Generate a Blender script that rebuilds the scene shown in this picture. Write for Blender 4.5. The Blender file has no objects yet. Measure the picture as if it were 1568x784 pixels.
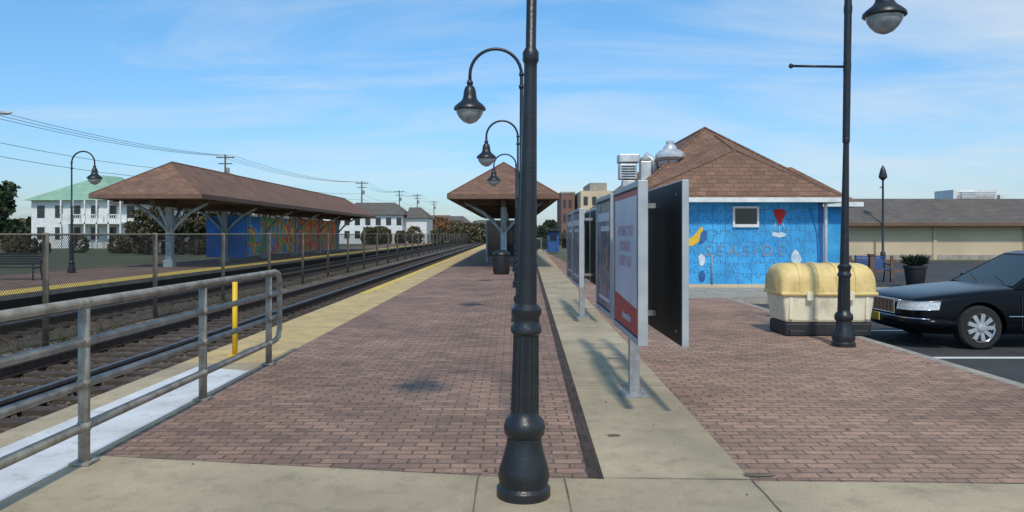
import bpy, bmesh, math, random
from mathutils import Vector, Matrix, Euler
random.seed(7)
C=bpy.context; D=bpy.data
F=1150.0; EYE=1.6
def W(px,py,Y):
    return Vector(((px-784)/F*Y, Y, EYE-(py-358)/F*Y))
# ---------------- materials ----------------
def mixrgb(n,l,a,b,fac,mode='MIX'):
    x=n.new('ShaderNodeMixRGB'); x.blend_type=mode
    for s,v in ((x.inputs[1],a),(x.inputs[2],b),(x.inputs[0],fac)):
        if isinstance(v,(int,float)): s.default_value=v
        elif isinstance(v,tuple): s.default_value=(*v,1)
        else: l.new(v,s)
    return x.outputs[0]
def stain(n,l,c,tc,scale,k,lo=.3,hi=.6,hi_v=1.05):
    nz=n.new('ShaderNodeTexNoise'); nz.inputs['Scale'].default_value=scale; nz.inputs['Detail'].default_value=7; nz.inputs['Roughness'].default_value=.65
    l.new(tc.outputs['Object'],nz.inputs['Vector'])
    r=n.new('ShaderNodeValToRGB'); r.color_ramp.elements[0].position=lo; r.color_ramp.elements[1].position=hi
    r.color_ramp.elements[0].color=(k,k,k,1); r.color_ramp.elements[1].color=(hi_v,hi_v,hi_v,1)
    l.new(nz.outputs['Fac'],r.inputs['Fac'])
    return mixrgb(n,l,c,r.outputs['Color'],1.0,'MULTIPLY')
def mat(name,c1,c2=None,rough=.7,scale=3,metal=0,bump=0,bscale=None,detail=6,spec=None,lo=.35,hi=.65,stains=()):
    m=D.materials.new(name); m.use_nodes=True; n=m.node_tree.nodes; l=m.node_tree.links
    b=n['Principled BSDF']; b.inputs['Roughness'].default_value=rough; b.inputs['Metallic'].default_value=metal
    if spec is not None: b.inputs['Specular IOR Level'].default_value=spec
    if c2 is None: c2=tuple(x*.75 for x in c1)
    tc=n.new('ShaderNodeTexCoord'); nz=n.new('ShaderNodeTexNoise'); nz.inputs['Scale'].default_value=scale; nz.inputs['Detail'].default_value=detail
    l.new(tc.outputs['Object'],nz.inputs['Vector'])
    r=n.new('ShaderNodeValToRGB'); r.color_ramp.elements[0].position=lo; r.color_ramp.elements[1].position=hi
    r.color_ramp.elements[0].color=(*c2,1); r.color_ramp.elements[1].color=(*c1,1)
    l.new(nz.outputs['Fac'],r.inputs['Fac']); c=r.outputs['Color']
    for sc,k,a,h in stains: c=stain(n,l,c,tc,sc,k,a,h)
    l.new(c,b.inputs['Base Color'])
    if bump:
        nb=n.new('ShaderNodeTexNoise'); nb.inputs['Scale'].default_value=bscale or scale*6; nb.inputs['Detail'].default_value=8
        l.new(tc.outputs['Object'],nb.inputs['Vector'])
        bp=n.new('ShaderNodeBump'); bp.inputs['Strength'].default_value=bump; bp.inputs['Distance'].default_value=.02
        l.new(nb.outputs['Fac'],bp.inputs['Height']); l.new(bp.outputs['Normal'],b.inputs['Normal'])
    return m
def brickmat(name,c1,c2,mortar,bw,rh,ms,rough=.85,axis='XY',patch=.45,patchscale=.9,bump=.4,patch2=0):
    m=D.materials.new(name); m.use_nodes=True; n=m.node_tree.nodes; l=m.node_tree.links
    b=n['Principled BSDF']; b.inputs['Roughness'].default_value=rough
    b.inputs['Specular IOR Level'].default_value=.25
    tc=n.new('ShaderNodeTexCoord'); v=tc.outputs['Object']
    if axis!='XY':
        s=n.new('ShaderNodeSeparateXYZ'); cb=n.new('ShaderNodeCombineXYZ'); l.new(v,s.inputs[0])
        l.new(s.outputs[axis[0]],cb.inputs[0]); l.new(s.outputs[axis[1]],cb.inputs[1]); v=cb.outputs[0]
    elif patch2:
        # slightly uneven laying: warp the lookup by a few millimetres
        wn=n.new('ShaderNodeTexNoise'); wn.inputs['Scale'].default_value=3.5; l.new(v,wn.inputs['Vector'])
        vm=n.new('ShaderNodeVectorMath'); vm.operation='MULTIPLY_ADD'; vm.inputs[1].default_value=(.03,.03,0); l.new(wn.outputs['Color'],vm.inputs[0]); l.new(v,vm.inputs[2]); v=vm.outputs[0]
    br=n.new('ShaderNodeTexBrick'); br.inputs['Scale'].default_value=1; br.inputs['Brick Width'].default_value=bw
    br.inputs['Row Height'].default_value=rh; br.inputs['Mortar Size'].default_value=ms; br.inputs['Mortar Smooth'].default_value=.3
    br.inputs['Color1'].default_value=(*c1,1); br.inputs['Color2'].default_value=(*c2,1); br.inputs['Mortar'].default_value=(*mortar,1)
    l.new(v,br.inputs['Vector'])
    c=stain(n,l,br.outputs['Color'],tc,patchscale,1-patch)
    if patch2:
        c=stain(n,l,c,tc,.25,1-patch2,.35,.6); c=stain(n,l,c,tc,6,.78,.3,.5)
    c=stain(n,l,c,tc,45,.65,.3,.7,1.25)
    l.new(c,b.inputs['Base Color'])
    if bump:
        bp=n.new('ShaderNodeBump'); bp.inputs['Strength'].default_value=bump; bp.inputs['Distance'].default_value=.01; bp.invert=True
        l.new(br.outputs['Fac'],bp.inputs['Height']); l.new(bp.outputs['Normal'],b.inputs['Normal'])
    return m
def facmat(name,stops,scale=.5,rough=.7):
    m=D.materials.new(name); m.use_nodes=True; n=m.node_tree.nodes; l=m.node_tree.links
    b=n['Principled BSDF']; b.inputs['Roughness'].default_value=rough
    tc=n.new('ShaderNodeTexCoord')
    nz=n.new('ShaderNodeTexNoise'); nz.inputs['Scale'].default_value=scale; nz.inputs['Detail'].default_value=2
    l.new(tc.outputs['Object'],nz.inputs['Vector'])
    r=n.new('ShaderNodeValToRGB'); r.color_ramp.interpolation='CONSTANT'
    while len(r.color_ramp.elements)<len(stops): r.color_ramp.elements.new(.5)
    for e,(p,c) in zip(r.color_ramp.elements,stops): e.position=p; e.color=(*c,1)
    l.new(nz.outputs['Fac'],r.inputs['Fac']); l.new(r.outputs['Color'],b.inputs['Base Color'])
    return m

M={}
M['black']=mat('black_paint',(.010,.012,.016),(.018,.020,.024),rough=.36,scale=8,bump=.15,bscale=60)
M['conc']=mat('concrete_tan',(.49,.395,.255),(.37,.30,.195),rough=.9,scale=1.1,bump=.35,bscale=90,detail=10,stains=((5,.8,.3,.5),(70,.8,.3,.6),(.5,.82,.4,.6)))
M['conc_w']=mat('concrete_white',(.68,.68,.68),(.54,.54,.53),rough=.85,scale=2.2,bump=.3,bscale=60,detail=9,stains=((6,.72,.3,.45),))
M['conc_g']=mat('concrete_grey',(.38,.34,.28),(.27,.245,.205),rough=.9,scale=2,bump=.3,bscale=80,stains=((8,.75,.3,.5),))
M['tactile']=mat('tactile_yellow',(.58,.41,.17),(.44,.33,.16),rough=.85,scale=1.7,bump=.4,bscale=60,stains=((4,.72,.3,.5),))
M['yellow']=mat('yellow_paint',(.80,.50,.02),(.70,.42,.02),rough=.5,scale=9)
M['yline']=mat('yellow_line_paint',(.74,.50,.07),(.55,.40,.10),rough=.8,scale=5,stains=((3,.7,.3,.5),))
M['galv']=mat('galvanized_steel',(.40,.41,.42),(.28,.28,.28),rough=.5,metal=.4,scale=12)
M['rail_p']=mat('weathered_grey_rail',(.36,.33,.28),(.21,.185,.15),rough=.55,metal=.1,scale=7,stains=((25,.75,.3,.5),))
M['post_p']=mat('weathered_fence_post',(.24,.20,.145),(.14,.115,.085),rough=.7,metal=.1,scale=5)
M['alu']=mat('aluminium_frame',(.46,.48,.49),(.38,.40,.42),rough=.4,metal=.3,scale=6)
M['asph']=mat('asphalt',(.066,.064,.062),(.045,.044,.043),rough=.9,scale=2,bump=.5,bscale=150,stains=((.6,.7,.35,.6),))
M['ground']=mat('ground_soil',(.12,.115,.07),(.07,.08,.035),rough=1,scale=.3,bump=.4,bscale=6)
M['ballast']=mat('ballast_stone',(.22,.165,.12),(.055,.043,.033),rough=1,scale=9,bump=1,bscale=14,detail=8,lo=.38,hi=.62,stains=((.5,.6,.35,.6),))
M['tie']=mat('timber_tie',(.085,.062,.047),(.045,.035,.028),rough=.95,scale=6)
M['rust']=mat('rail_steel',(.09,.055,.042),(.05,.035,.03),rough=.6,metal=.4,scale=9)
M['bright']=mat('rail_head',(.25,.24,.23),(.17,.15,.14),rough=.4,metal=.7,scale=9)
M['pav']=brickmat('brick_pavers',(.40,.245,.175),(.245,.158,.122),(.15,.113,.088),.205,.105,.010,patch=.26,patch2=.22)
M['pav2']=brickmat('brick_pavers_plaza',(.45,.275,.195),(.30,.19,.14),(.17,.127,.097),.205,.105,.010,patch=.22,patchscale=.5,patch2=.15)
M['dark_b']=brickmat('dark_border_bricks',(.10,.07,.055),(.065,.048,.04),(.05,.04,.035),.105,.205,.01)
M['joint']=mat('joint_filler',(.17,.135,.095),(.10,.08,.06),rough=1,scale=6)
M['shing']=brickmat('roof_shingles',(.27,.15,.10),(.185,.105,.072),(.11,.067,.05),.3,.14,.010,patch=.25,patchscale=1.2,bump=.3)
M['shing2']=brickmat('roof_shingles_grey',(.16,.14,.12),(.13,.11,.097),(.08,.067,.06),.5,.2,.012,patch=.2)
M['fascia']=mat('brown_fascia',(.19,.105,.067),(.13,.075,.05),rough=.7,scale=4)
M['soffit']=mat('soffit_dark',(.13,.095,.075),(.09,.067,.053),rough=.9,scale=3)
M['colb']=mat('column_greyblue',(.36,.45,.49),(.27,.34,.38),rough=.6,scale=5)
M['white']=mat('white_paint',(.78,.78,.76),(.62,.62,.6),rough=.6,scale=3)
M['win']=mat('window_glass',(.03,.04,.05),(.02,.025,.03),rough=.08,scale=2)
M['beige']=mat('beige_stucco',(.62,.49,.33),(.53,.42,.285),rough=.9,scale=.5,bump=.2,bscale=30)
M['redbr']=brickmat('red_brick',(.26,.12,.085),(.20,.095,.07),(.22,.19,.16),.22,.075,.01,axis='XZ',patch=.2)
M['greenroof']=mat('green_metal_roof',(.26,.42,.30),(.21,.35,.25),rough=.7,scale=1)
M['silver']=mat('galvanized_sheet',(.68,.69,.69),(.46,.47,.48),rough=.42,metal=.45,scale=4)
M['binb']=mat('cream_plastic',(.82,.74,.54),(.72,.63,.45),rough=.55,scale=3,bump=.1,bscale=30,stains=((5,.8,.3,.5),))
M['binl']=mat('yellow_plastic',(.76,.56,.23),(.66,.47,.18),rough=.5,scale=4,bump=.1,bscale=30,stains=((7,.8,.3,.5),))
M['plast']=mat('dark_plastic',(.022,.022,.024),(.015,.015,.016),rough=.6,scale=5)
M['wood']=mat('utility_wood',(.14,.10,.075),(.09,.07,.05),rough=.95,scale=4)
M['bark']=mat('bark',(.10,.075,.055),(.05,.04,.03),rough=1,scale=6)
M['leafd']=mat('leaf_dark',(.045,.07,.03),(.02,.035,.015),rough=.9,scale=.9)
M['leafo']=mat('leaf_olive',(.12,.095,.045),(.045,.045,.022),rough=.9,scale=.7)
M['leafb']=mat('leaf_rust',(.24,.10,.045),(.12,.07,.03),rough=.9,scale=.7)
M['weed']=mat('weed_blades',(.10,.12,.035),(.13,.10,.05),rough=.9,scale=2)
M['paint']=mat('car_paint_black',(.004,.005,.007),(.004,.005,.007),rough=.2,scale=2,spec=.15)
M['cglass']=mat('car_glass',(.02,.04,.045),(.02,.035,.04),rough=.04,scale=2,spec=.35)
M['chrome']=mat('chrome',(.75,.75,.76),(.65,.65,.66),rough=.15,metal=1,scale=4)
M['lens']=mat('lamp_lens',(.7,.72,.73),(.45,.47,.5),rough=.12,scale=30)
M['frost']=mat('frosted_glass',(.40,.43,.44),(.26,.28,.28),rough=.15,scale=9)
M['tire']=mat('tyre_rubber',(.022,.022,.022),(.015,.015,.015),rough=.9,scale=20)
M['red']=mat('red_print',(.5,.02,.03),(.42,.02,.03),rough=.4,scale=2)
M['poster']=mat('poster_paper',(.60,.62,.68),(.52,.54,.6),rough=.35,scale=2)
M['ptext']=mat('poster_text_red',(.50,.30,.33),(.42,.32,.40),rough=.5,scale=2)
M['navy']=facmat('poster_navy_print',[(0,(.03,.05,.10)),(.44,(.08,.14,.24)),(.50,(.25,.24,.24)),(.55,(.30,.06,.05)),(.60,(.03,.05,.10))],scale=3,rough=.3)
M['bluewall']=mat('mural_blue',(.06,.40,.74),(.035,.31,.66),rough=.75,scale=1.6,bump=.2,bscale=20,stains=((3,.85,.3,.5),(1.1,.85,.4,.55)))
M['blueln']=mat('mural_puzzle_line',(.025,.21,.48),(.03,.24,.52),rough=.8,scale=4)
M['bluehi']=mat('mural_light_line',(.26,.58,.82),(.18,.50,.76),rough=.8,scale=4)
M['mtext']=mat('mural_lettering',(.05,.22,.42),(.30,.27,.27),rough=.8,scale=4)
M['myel']=mat('mural_yellow',(.80,.52,.04),(.7,.4,.03),rough=.8,scale=4)
M['mred']=mat('mural_red',(.62,.03,.03),(.5,.02,.03),rough=.8,scale=4)
M['mwht']=mat('mural_white',(.68,.72,.76),(.40,.52,.62),rough=.8,scale=6)
M['mnavy']=mat('mural_navy',(.02,.09,.27),(.03,.14,.36),rough=.8,scale=4)
M['mural2']=facmat('shelter_mural',[(0,(.05,.25,.75)),(.38,(.08,.5,.9)),(.46,(.75,.12,.07)),(.50,(.85,.55,.08)),(.54,(.12,.5,.2)),(.60,(.06,.3,.8))],scale=.55)
M['mural3']=facmat('shelter_mural_red',[(0,(.2,.4,.15)),(.40,(.8,.12,.06)),(.50,(.85,.5,.1)),(.56,(.75,.08,.06))],scale=.8)
M['muralb']=mat('shelter_mural_blue',(.05,.25,.68),(.04,.16,.5),rough=.8,scale=1.2)
M['bluepl']=mat('blue_plastic',(.03,.10,.30),(.02,.07,.22),rough=.5,scale=3)

def chain():
    m=D.materials.new('chain_link'); m.use_nodes=True; n=m.node_tree.nodes; l=m.node_tree.links
    b=n['Principled BSDF']; b.inputs['Base Color'].default_value=(.06,.052,.043,1); b.inputs['Roughness'].default_value=.8; b.inputs['Specular IOR Level'].default_value=.2
    tc=n.new('ShaderNodeTexCoord'); s=n.new('ShaderNodeSeparateXYZ'); l.new(tc.outputs['Object'],s.inputs[0])
    def mth(op,a,bv=None):
        x=n.new('ShaderNodeMath'); x.operation=op
        for i,v in enumerate((a,bv)):
            if v is None: continue
            if isinstance(v,(int,float)): x.inputs[i].default_value=v
            else: l.new(v,x.inputs[i])
        return x.outputs[0]
    u=mth('ADD',s.outputs['Y'],s.outputs['Z']); v=mth('SUBTRACT',s.outputs['Y'],s.outputs['Z'])
    def line(q):
        a=mth('FRACT',mth('MULTIPLY',q,1/.065)); a=mth('ABSOLUTE',mth('SUBTRACT',a,.5)); return mth('GREATER_THAN',a,.38)
    f=mth('MAXIMUM',line(u),line(v)); l.new(f,b.inputs['Alpha'])
    return m
M['chain']=chain()

# ---------------- mesh helpers ----------------
def group(name,loc):
    e=D.objects.new(name,None); e.empty_display_size=.3; e.location=loc; C.collection.objects.link(e); return e
def add(name,me,mt,parent=None,smooth=False,bevel=0):
    o=D.objects.new(name,me); C.collection.objects.link(o)
    if mt is not None: me.materials.append(M[mt] if isinstance(mt,str) else mt)
    if parent:
        o.parent=parent; o.matrix_parent_inverse=Matrix.Translation(-parent.location)
    if smooth:
        for p in me.polygons: p.use_smooth=True
    if bevel:
        b=o.modifiers.new('b','BEVEL'); b.width=bevel; b.segments=2; b.limit_method='ANGLE'; b.angle_limit=math.radians(40)
    return o
def poly(name,vs,fs,mt,parent=None,**k):
    me=D.meshes.new(name); me.from_pydata([tuple(v) for v in vs],[],fs); me.update()
    return add(name,me,mt,parent,**k)
BF=[(0,3,2,1),(4,5,6,7),(0,1,5,4),(1,2,6,5),(2,3,7,6),(3,0,4,7)]
def bv(x0,x1,y0,y1,z0,z1):
    return [(x0,y0,z0),(x1,y0,z0),(x1,y1,z0),(x0,y1,z0),(x0,y0,z1),(x1,y0,z1),(x1,y1,z1),(x0,y1,z1)]
def box(name,x0,x1,y0,y1,z0,z1,mt,parent=None,bevel=0):
    return poly(name,bv(x0,x1,y0,y1,z0,z1),BF,mt,parent,bevel=bevel)
def boxes(name,lst,mt,parent=None,bevel=0):
    vs=[];fs=[]
    for b in lst:
        o=len(vs); vs+=bv(*b); fs+=[tuple(i+o for i in f) for f in BF]
    return poly(name,vs,fs,mt,parent,bevel=bevel)
def tubes(name,lst,mt,parent=None,seg=10):
    vs=[];fs=[]
    for pts,r in lst:
        pts=[Vector(p) for p in pts]; n=len(pts); rr=r if isinstance(r,(list,tuple)) else [r]*n
        prev=None; o=len(vs)
        for i,p in enumerate(pts):
            t=(pts[min(i+1,n-1)]-pts[max(i-1,0)]).normalized()
            if prev is None:
                a=Vector((0,0,1)) if abs(t.z)<.9 else Vector((1,0,0)); u=t.cross(a).normalized()
            else: u=(prev-t*prev.dot(t)).normalized()
            prev=u; w=t.cross(u)
            for k in range(seg):
                an=2*math.pi*k/seg; vs.append(p+(u*math.cos(an)+w*math.sin(an))*rr[i])
        for i in range(n-1):
            for k in range(seg):
                a=o+i*seg+k; b=o+i*seg+(k+1)%seg; fs.append((a,b,b+seg,a+seg))
        fs.append(tuple(o+k for k in range(seg))[::-1]); fs.append(tuple(o+(n-1)*seg+k for k in range(seg)))
    ob=poly(name,vs,fs,mt,parent)
    for p in ob.data.polygons:
        if len(p.vertices)==4: p.use_smooth=True
    return ob
def lathe(name,prof,loc,mt,parent=None,seg=28,axis='Z',smooth=True,flute=0):
    vs=[];fs=[];L=Vector(loc)
    for r,z in prof:
        for k in range(seg):
            a=2*math.pi*k/seg; rr=r*(1-(flute if k%2 else 0))
            x,y=rr*math.cos(a),rr*math.sin(a)
            vs.append(L+(Vector((x,y,z)) if axis=='Z' else Vector((x,z,y)) ))
    n=len(prof)
    for i in range(n-1):
        for k in range(seg):
            a=i*seg+k;b=i*seg+(k+1)%seg
            fs.append((a,b,b+seg,a+seg) if axis=='Z' else (b,a,a+seg,b+seg))
    fs.append(tuple(range(seg))[::-1]); fs.append(tuple((n-1)*seg+k for k in range(seg)))
    o=poly(name,vs,fs,mt,parent)
    if smooth:
        for p in o.data.polygons:
            if len(p.vertices)==4: p.use_smooth=True
        es=o.modifiers.new('e','EDGE_SPLIT'); es.split_angle=math.radians(38)
    return o
def text(name,s,loc,rot,size,mt,parent=None,align='CENTER',ext=.002):
    cu=D.curves.new(name,'FONT'); cu.body=s; cu.size=size; cu.align_x=align; cu.extrude=ext
    t=D.objects.new(name,cu); C.collection.objects.link(t)
    dg=C.evaluated_depsgraph_get(); me=D.meshes.new_from_object(t.evaluated_get(dg))
    me.transform(Matrix.LocRotScale(Vector(loc),Euler(rot),None)); D.objects.remove(t); me.materials.clear()
    return add(name,me,mt,parent)
def strip(name,pts,mt,z):
    return poly(name,[(x,y,z) for x,y in pts],[tuple(range(len(pts)))],mt)

# ---------------- ground ----------------
def R1(Y): return .50+.0205*Y
def R2(Y): return 1.45+.021*Y
xs=[(-900,-.14),(-22,-.14),(-13.2,-.14),(-13.2,-.47),(-4.15,-.47),(-4.15,-.14),(900,-.14)]
vs=[];fs=[]
for y in (-40,2000):
    for x,z in xs: vs.append((x,y,z))
n=len(xs)
for i in range(n-1): fs.append((i,i+1,n+i+1,n+i))
poly('ground',vs,fs,'ground')
nx,ny=90,260; vs=[];fs=[]
for j in range(ny+1):
    t=j/ny; y=-2+ (t**2.2)*700
    for i in range(nx+1):
        x=-13.15+ i*(9.0)/nx
        vs.append((x,y,-.452+random.uniform(-.018,.018)+.02*math.sin(x*1.3+y*.7)))
for j in range(ny):
    for i in range(nx):
        a=j*(nx+1)+i; fs.append((a,a+1,a+nx+2,a+nx+1))
poly('track_ballast',vs,fs,'ballast')
vs=[];fs=[]
for k in range(14000):
    y=3+random.random()**1.7*32; x=random.uniform(-13,-4.25)
    s=random.uniform(.018,.045); o=len(vs)
    z=-.445
    q=[(1,0,0),(-.2,1,.1),(-1,-.1,0),(.1,-1,0),(.1,.1,.9)]
    an=random.uniform(0,6.28); ca,sa=math.cos(an),math.sin(an)
    for a,b,c in q: vs.append((x+s*(a*ca-b*sa),y+s*(a*sa+b*ca),z+s*c*random.uniform(.7,1.3)))
    fs+=[(o,o+1,o+4),(o+1,o+2,o+4),(o+2,o+3,o+4),(o+3,o,o+4)]
poly('ballast_stones',vs,fs,'ballast')
# weeds along the fence line and platform foot
vs=[];fs=[]
for k in range(240):
    x=random.choice((-8.6,-8.6,-4.35))+random.gauss(0,.12); y=4+random.random()**1.4*40
    for j in range(7):
        a=random.uniform(0,6.28); h=random.uniform(.05,.2); r=random.uniform(.02,.08); p0=Vector((x+random.gauss(0,.02),y+random.gauss(0,.02),-.45)); p1=p0+Vector((r*math.cos(a),r*math.sin(a),h)); w=Vector((-math.sin(a),math.cos(a),0))*.008
        o=len(vs); vs+=[p0-w,p0+w,p1]; fs.append((o,o+1,o+2))
poly('weeds',vs,fs,'weed')
def track(cx):
    g=group('railway_track',(cx,20,-.4))
    lst=[]; y=-1.
    while y<330:
        j=random.uniform(-.03,.03); lst.append((cx-1.28+j,cx+1.28+j,y,y+.22,-.5,-.405)); y+=.56
    boxes('ties',lst,'tie',g)
    for s in (-.72,.72):
        x=cx+s
        boxes('rail_body',[(x-.07,x+.07,-2,900,-.403,-.385),(x-.012,x+.012,-2,900,-.385,-.27)],'rust',g)
        box('rail_head',x-.036,x+.036,-2,900,-.27,-.23,'bright',g)
track(-6.35); track(-11.0)
plat=group('station_platform',(-1,20,0))
box('slab',-4.1,R2(5)+.0,-6,260,-.46,-.012,'conc_g',plat)
box('slab_plaza',1.4,5.3,-6,40,-.45,-.013,'conc_g',plat)
strip('concrete_walk',[(-4.1,-6),(5.3,-6),(5.3,4.74),(R2(4.88),4.86),(R1(4.9),4.90),(-.1,4.95),(-3.0,5.42),(-3.0,8.8),(-3.02,9.3),(-4.1,9.3)],'conc',0)
strip('white_ramp_edge',[(-3.86,-2),(-3.05,-2),(-3.05,8.75),(-3.78,9.0)],'conc_w',.005)
strip('tactile_strip',[(-4.1,9.3),(-3.0,9.3),(-3.0,200),(-4.1,200)],'tactile',0)
strip('tactile_edge_line',[(-4.1,20),(-3.85,20),(-3.85,200),(-4.1,200)],'yline',.004)
strip('brick_platform',[(-3.0,5.42),(-.1,4.95),(R1(4.9),4.90),(R1(70),70),(R1(70),200),(-3.0,200)],'pav',0)
strip('concrete_strip',[(R1(4.9),4.90),(R2(4.88),4.86),(R2(70),70),(R2(70),200),(R1(70),200),(R1(70),70)],'conc',0)
strip('brick_plaza',[(R2(4.88),4.86),(5.3,4.74),(5.3,18.6),(R2(19)+1.3,18.6),(3.0,21.6),(3.0,70),(R2(70),70)],'pav2',0)
strip('dark_border_course',[(R1(4.9)-.10,4.93),(R1(4.9),4.9),(R1(70),70),(R1(70)-.1,70)],'dark_b',.004)
strip('building_apron',[(R2(19)+1.3,18.604),(5.3,18.604),(12,18.8),(12,22.5),(3.0,22.5),(3.0,21.6)],'conc_g',.002)
J=[((-.22,4.97),(-.30,-6)),((R2(4.9),4.86),(1.45,-6)),((-4.1,3.2),(5.3,2.7)),((-3.05,5.42),(-.1,4.95)),((-.1,4.95),(5.3,4.72)),
   ((.34,4.9),(.36,-6))]
for y in (7.9,10.9,13.9,16.9,20,24,28,33): J.append(((R1(y),y),(R2(y),y)))
for y in (11.5,14.5,17.5,20.5,24,28,32): J.append(((-4.08,y),(-3.0,y)))
vs=[];fs=[]
for a,b in J:
    a=Vector(a);b=Vector(b); N=max(2,int((b-a).length/.25)); p=Vector((-(b-a).y,(b-a).x)).normalized()
    o=len(vs)
    for i in range(N+1):
        q=a+(b-a)*i/N+p*random.uniform(-.004,.004); w=random.uniform(.002,.006)
        vs+=[(*(q+p*w),.0065),(*(q-p*w),.0065)]
    for i in range(N): fs.append((o+2*i,o+2*i+2,o+2*i+3,o+2*i+1))
poly('pavement_joints',vs,fs,'joint')
# irregular stains where the photo shows them, a few small spots
vs=[];fs=[]
SP=[(.80,5.95,.055,.035),(1.63,4.96,.10,.035)]+[(random.uniform(-3,5),random.uniform(3.4,11),random.uniform(.004,.011),None) for _ in range(40)]
for x,y,r,ry in SP:
    o=len(vs); m_=14; ry=ry or r
    for i in range(m_):
        a=2*math.pi*i/m_; k=random.uniform(.7,1.25); vs.append((x+r*k*math.cos(a),y+ry*k*math.sin(a),.0075))
    fs.append(tuple(range(o,o+m_)))
poly('pavement_spots',vs,fs,'joint')
# a few dry fallen leaves
vs=[];fs=[]
for k in range(90):
    x=random.choice((random.uniform(-2.9,5.2),5.25-abs(random.gauss(0,.25)))); y=random.uniform(5,20); a=random.uniform(0,6.28); s=random.uniform(.015,.03)
    u=Vector((math.cos(a),math.sin(a),0))*s; w=Vector((-math.sin(a),math.cos(a),0))*s*.6; p=Vector((x,y,.010)); o=len(vs)
    vs+=[p-u,p+w+Vector((0,0,.008)),p+u+Vector((0,0,.004)),p-w]; fs.append((o,o+1,o+2,o+3))
poly('fallen_leaves',vs,fs,'leafb')
boxes('kerb',[(5.304,5.46,-6,12.6,-.15,.004),(5.304,5.46,12.62,18.6,-.15,.003),(5.46,30,18.604,18.76,-.15,.002)],'conc_g',bevel=.015)
strip('parking_lot',[(5.46,-6),(90,-6),(90,18.6),(5.46,18.6)],'asph',-.135)
strip('parking_lot_rear',[(12.0,18.76),(90,18.76),(90,47),(12.0,47)],'asph',-.131)
boxes('parking_line',[(5.9,10.9,10.45,10.56,-.1345,-.130),(5.9,10.9,7.75,7.86,-.1345,-.130),(5.9,10.9,13.4,13.51,-.1345,-.130)],'white')
fp=group('far_platform',(-16,30,0))
box('slab',-19.5,-13.2,-6,260,-.46,-.01,'conc_g',fp)
strip('far_platform_tactile',[(-14.3,-6),(-13.2,-6),(-13.2,200),(-14.3,200)],'yline',0)
strip('far_platform_paving',[(-19.5,-6),(-14.3,-6),(-14.3,200),(-19.5,200)],'pav',0)

# ---------------- chain link fence ----------------
g=group('chain_link_fence',(-8.6,30,-.45))
y=13.85-4.25*3; ys=[]
while y<230: ys.append(y); y+=4.25
tubes('posts',[([(-8.6,y,-.5),(-8.6,y,1.62)],.055) for y in ys[:30]]+[([(-8.6,y,-.5),(-8.6,y,1.6)],.035) for y in ys[30:]],'post_p',g,seg=8)
tubes('top_rail',[([(-8.6,ys[0],1.585),(-8.6,ys[-1],1.585)],.024),([(-8.6,ys[0],-.4),(-8.6,ys[-1],-.4)],.012)],'post_p',g,seg=6)
poly('mesh',[(-8.56,ys[0],-.42),(-8.56,ys[-1],-.42),(-8.56,ys[-1],1.58),(-8.56,ys[0],1.58)],[(0,1,2,3)],'chain',g)

# ---------------- railing ----------------
g=group('pipe_railing',(-2.98,7,0))
zs=[1.12,.85,.555,.26]; T=[]
for z in zs[1:3]: T.append(([(-2.98,-1,z),(-2.98,9.62,z)],.031))
T.append(([(-2.98,-1,1.12),(-2.98,9.45,1.12),(-2.98,9.57,1.09),(-2.98,9.63,1.0),(-2.98,9.63,.38),(-2.98,9.57,.29),(-2.98,9.45,.26),(-2.98,-1,.26)],.034))
for y in (-.85,1.2,3.2,5.23,7.24,9.2): T.append(([(-2.98,y,0),(-2.98,y,1.12)],.038))
tubes('rails',T,'rail_p',g,seg=12)
boxes('feet',[(-3.05,-2.91,y-.07,y+.07,.004,.02) for y in (1.2,3.2,5.23,7.24,9.2)],'rail_p',g)
tubes('weld_collars',[([(-2.98,y,z-.03),(-2.98,y,z+.03)],.044) for y in (3.2,5.23,7.24,9.2) for z in zs],'rail_p',g,seg=12)
g=group('yellow_marker_post',(-3.63,9.84,0))
tubes('post',[([(-3.63,9.84,0),(-3.63,9.84,.97)],.034)],'yellow',g)
box('foot',-3.70,-3.56,9.77,9.91,.002,.02,'yellow',g)

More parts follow.
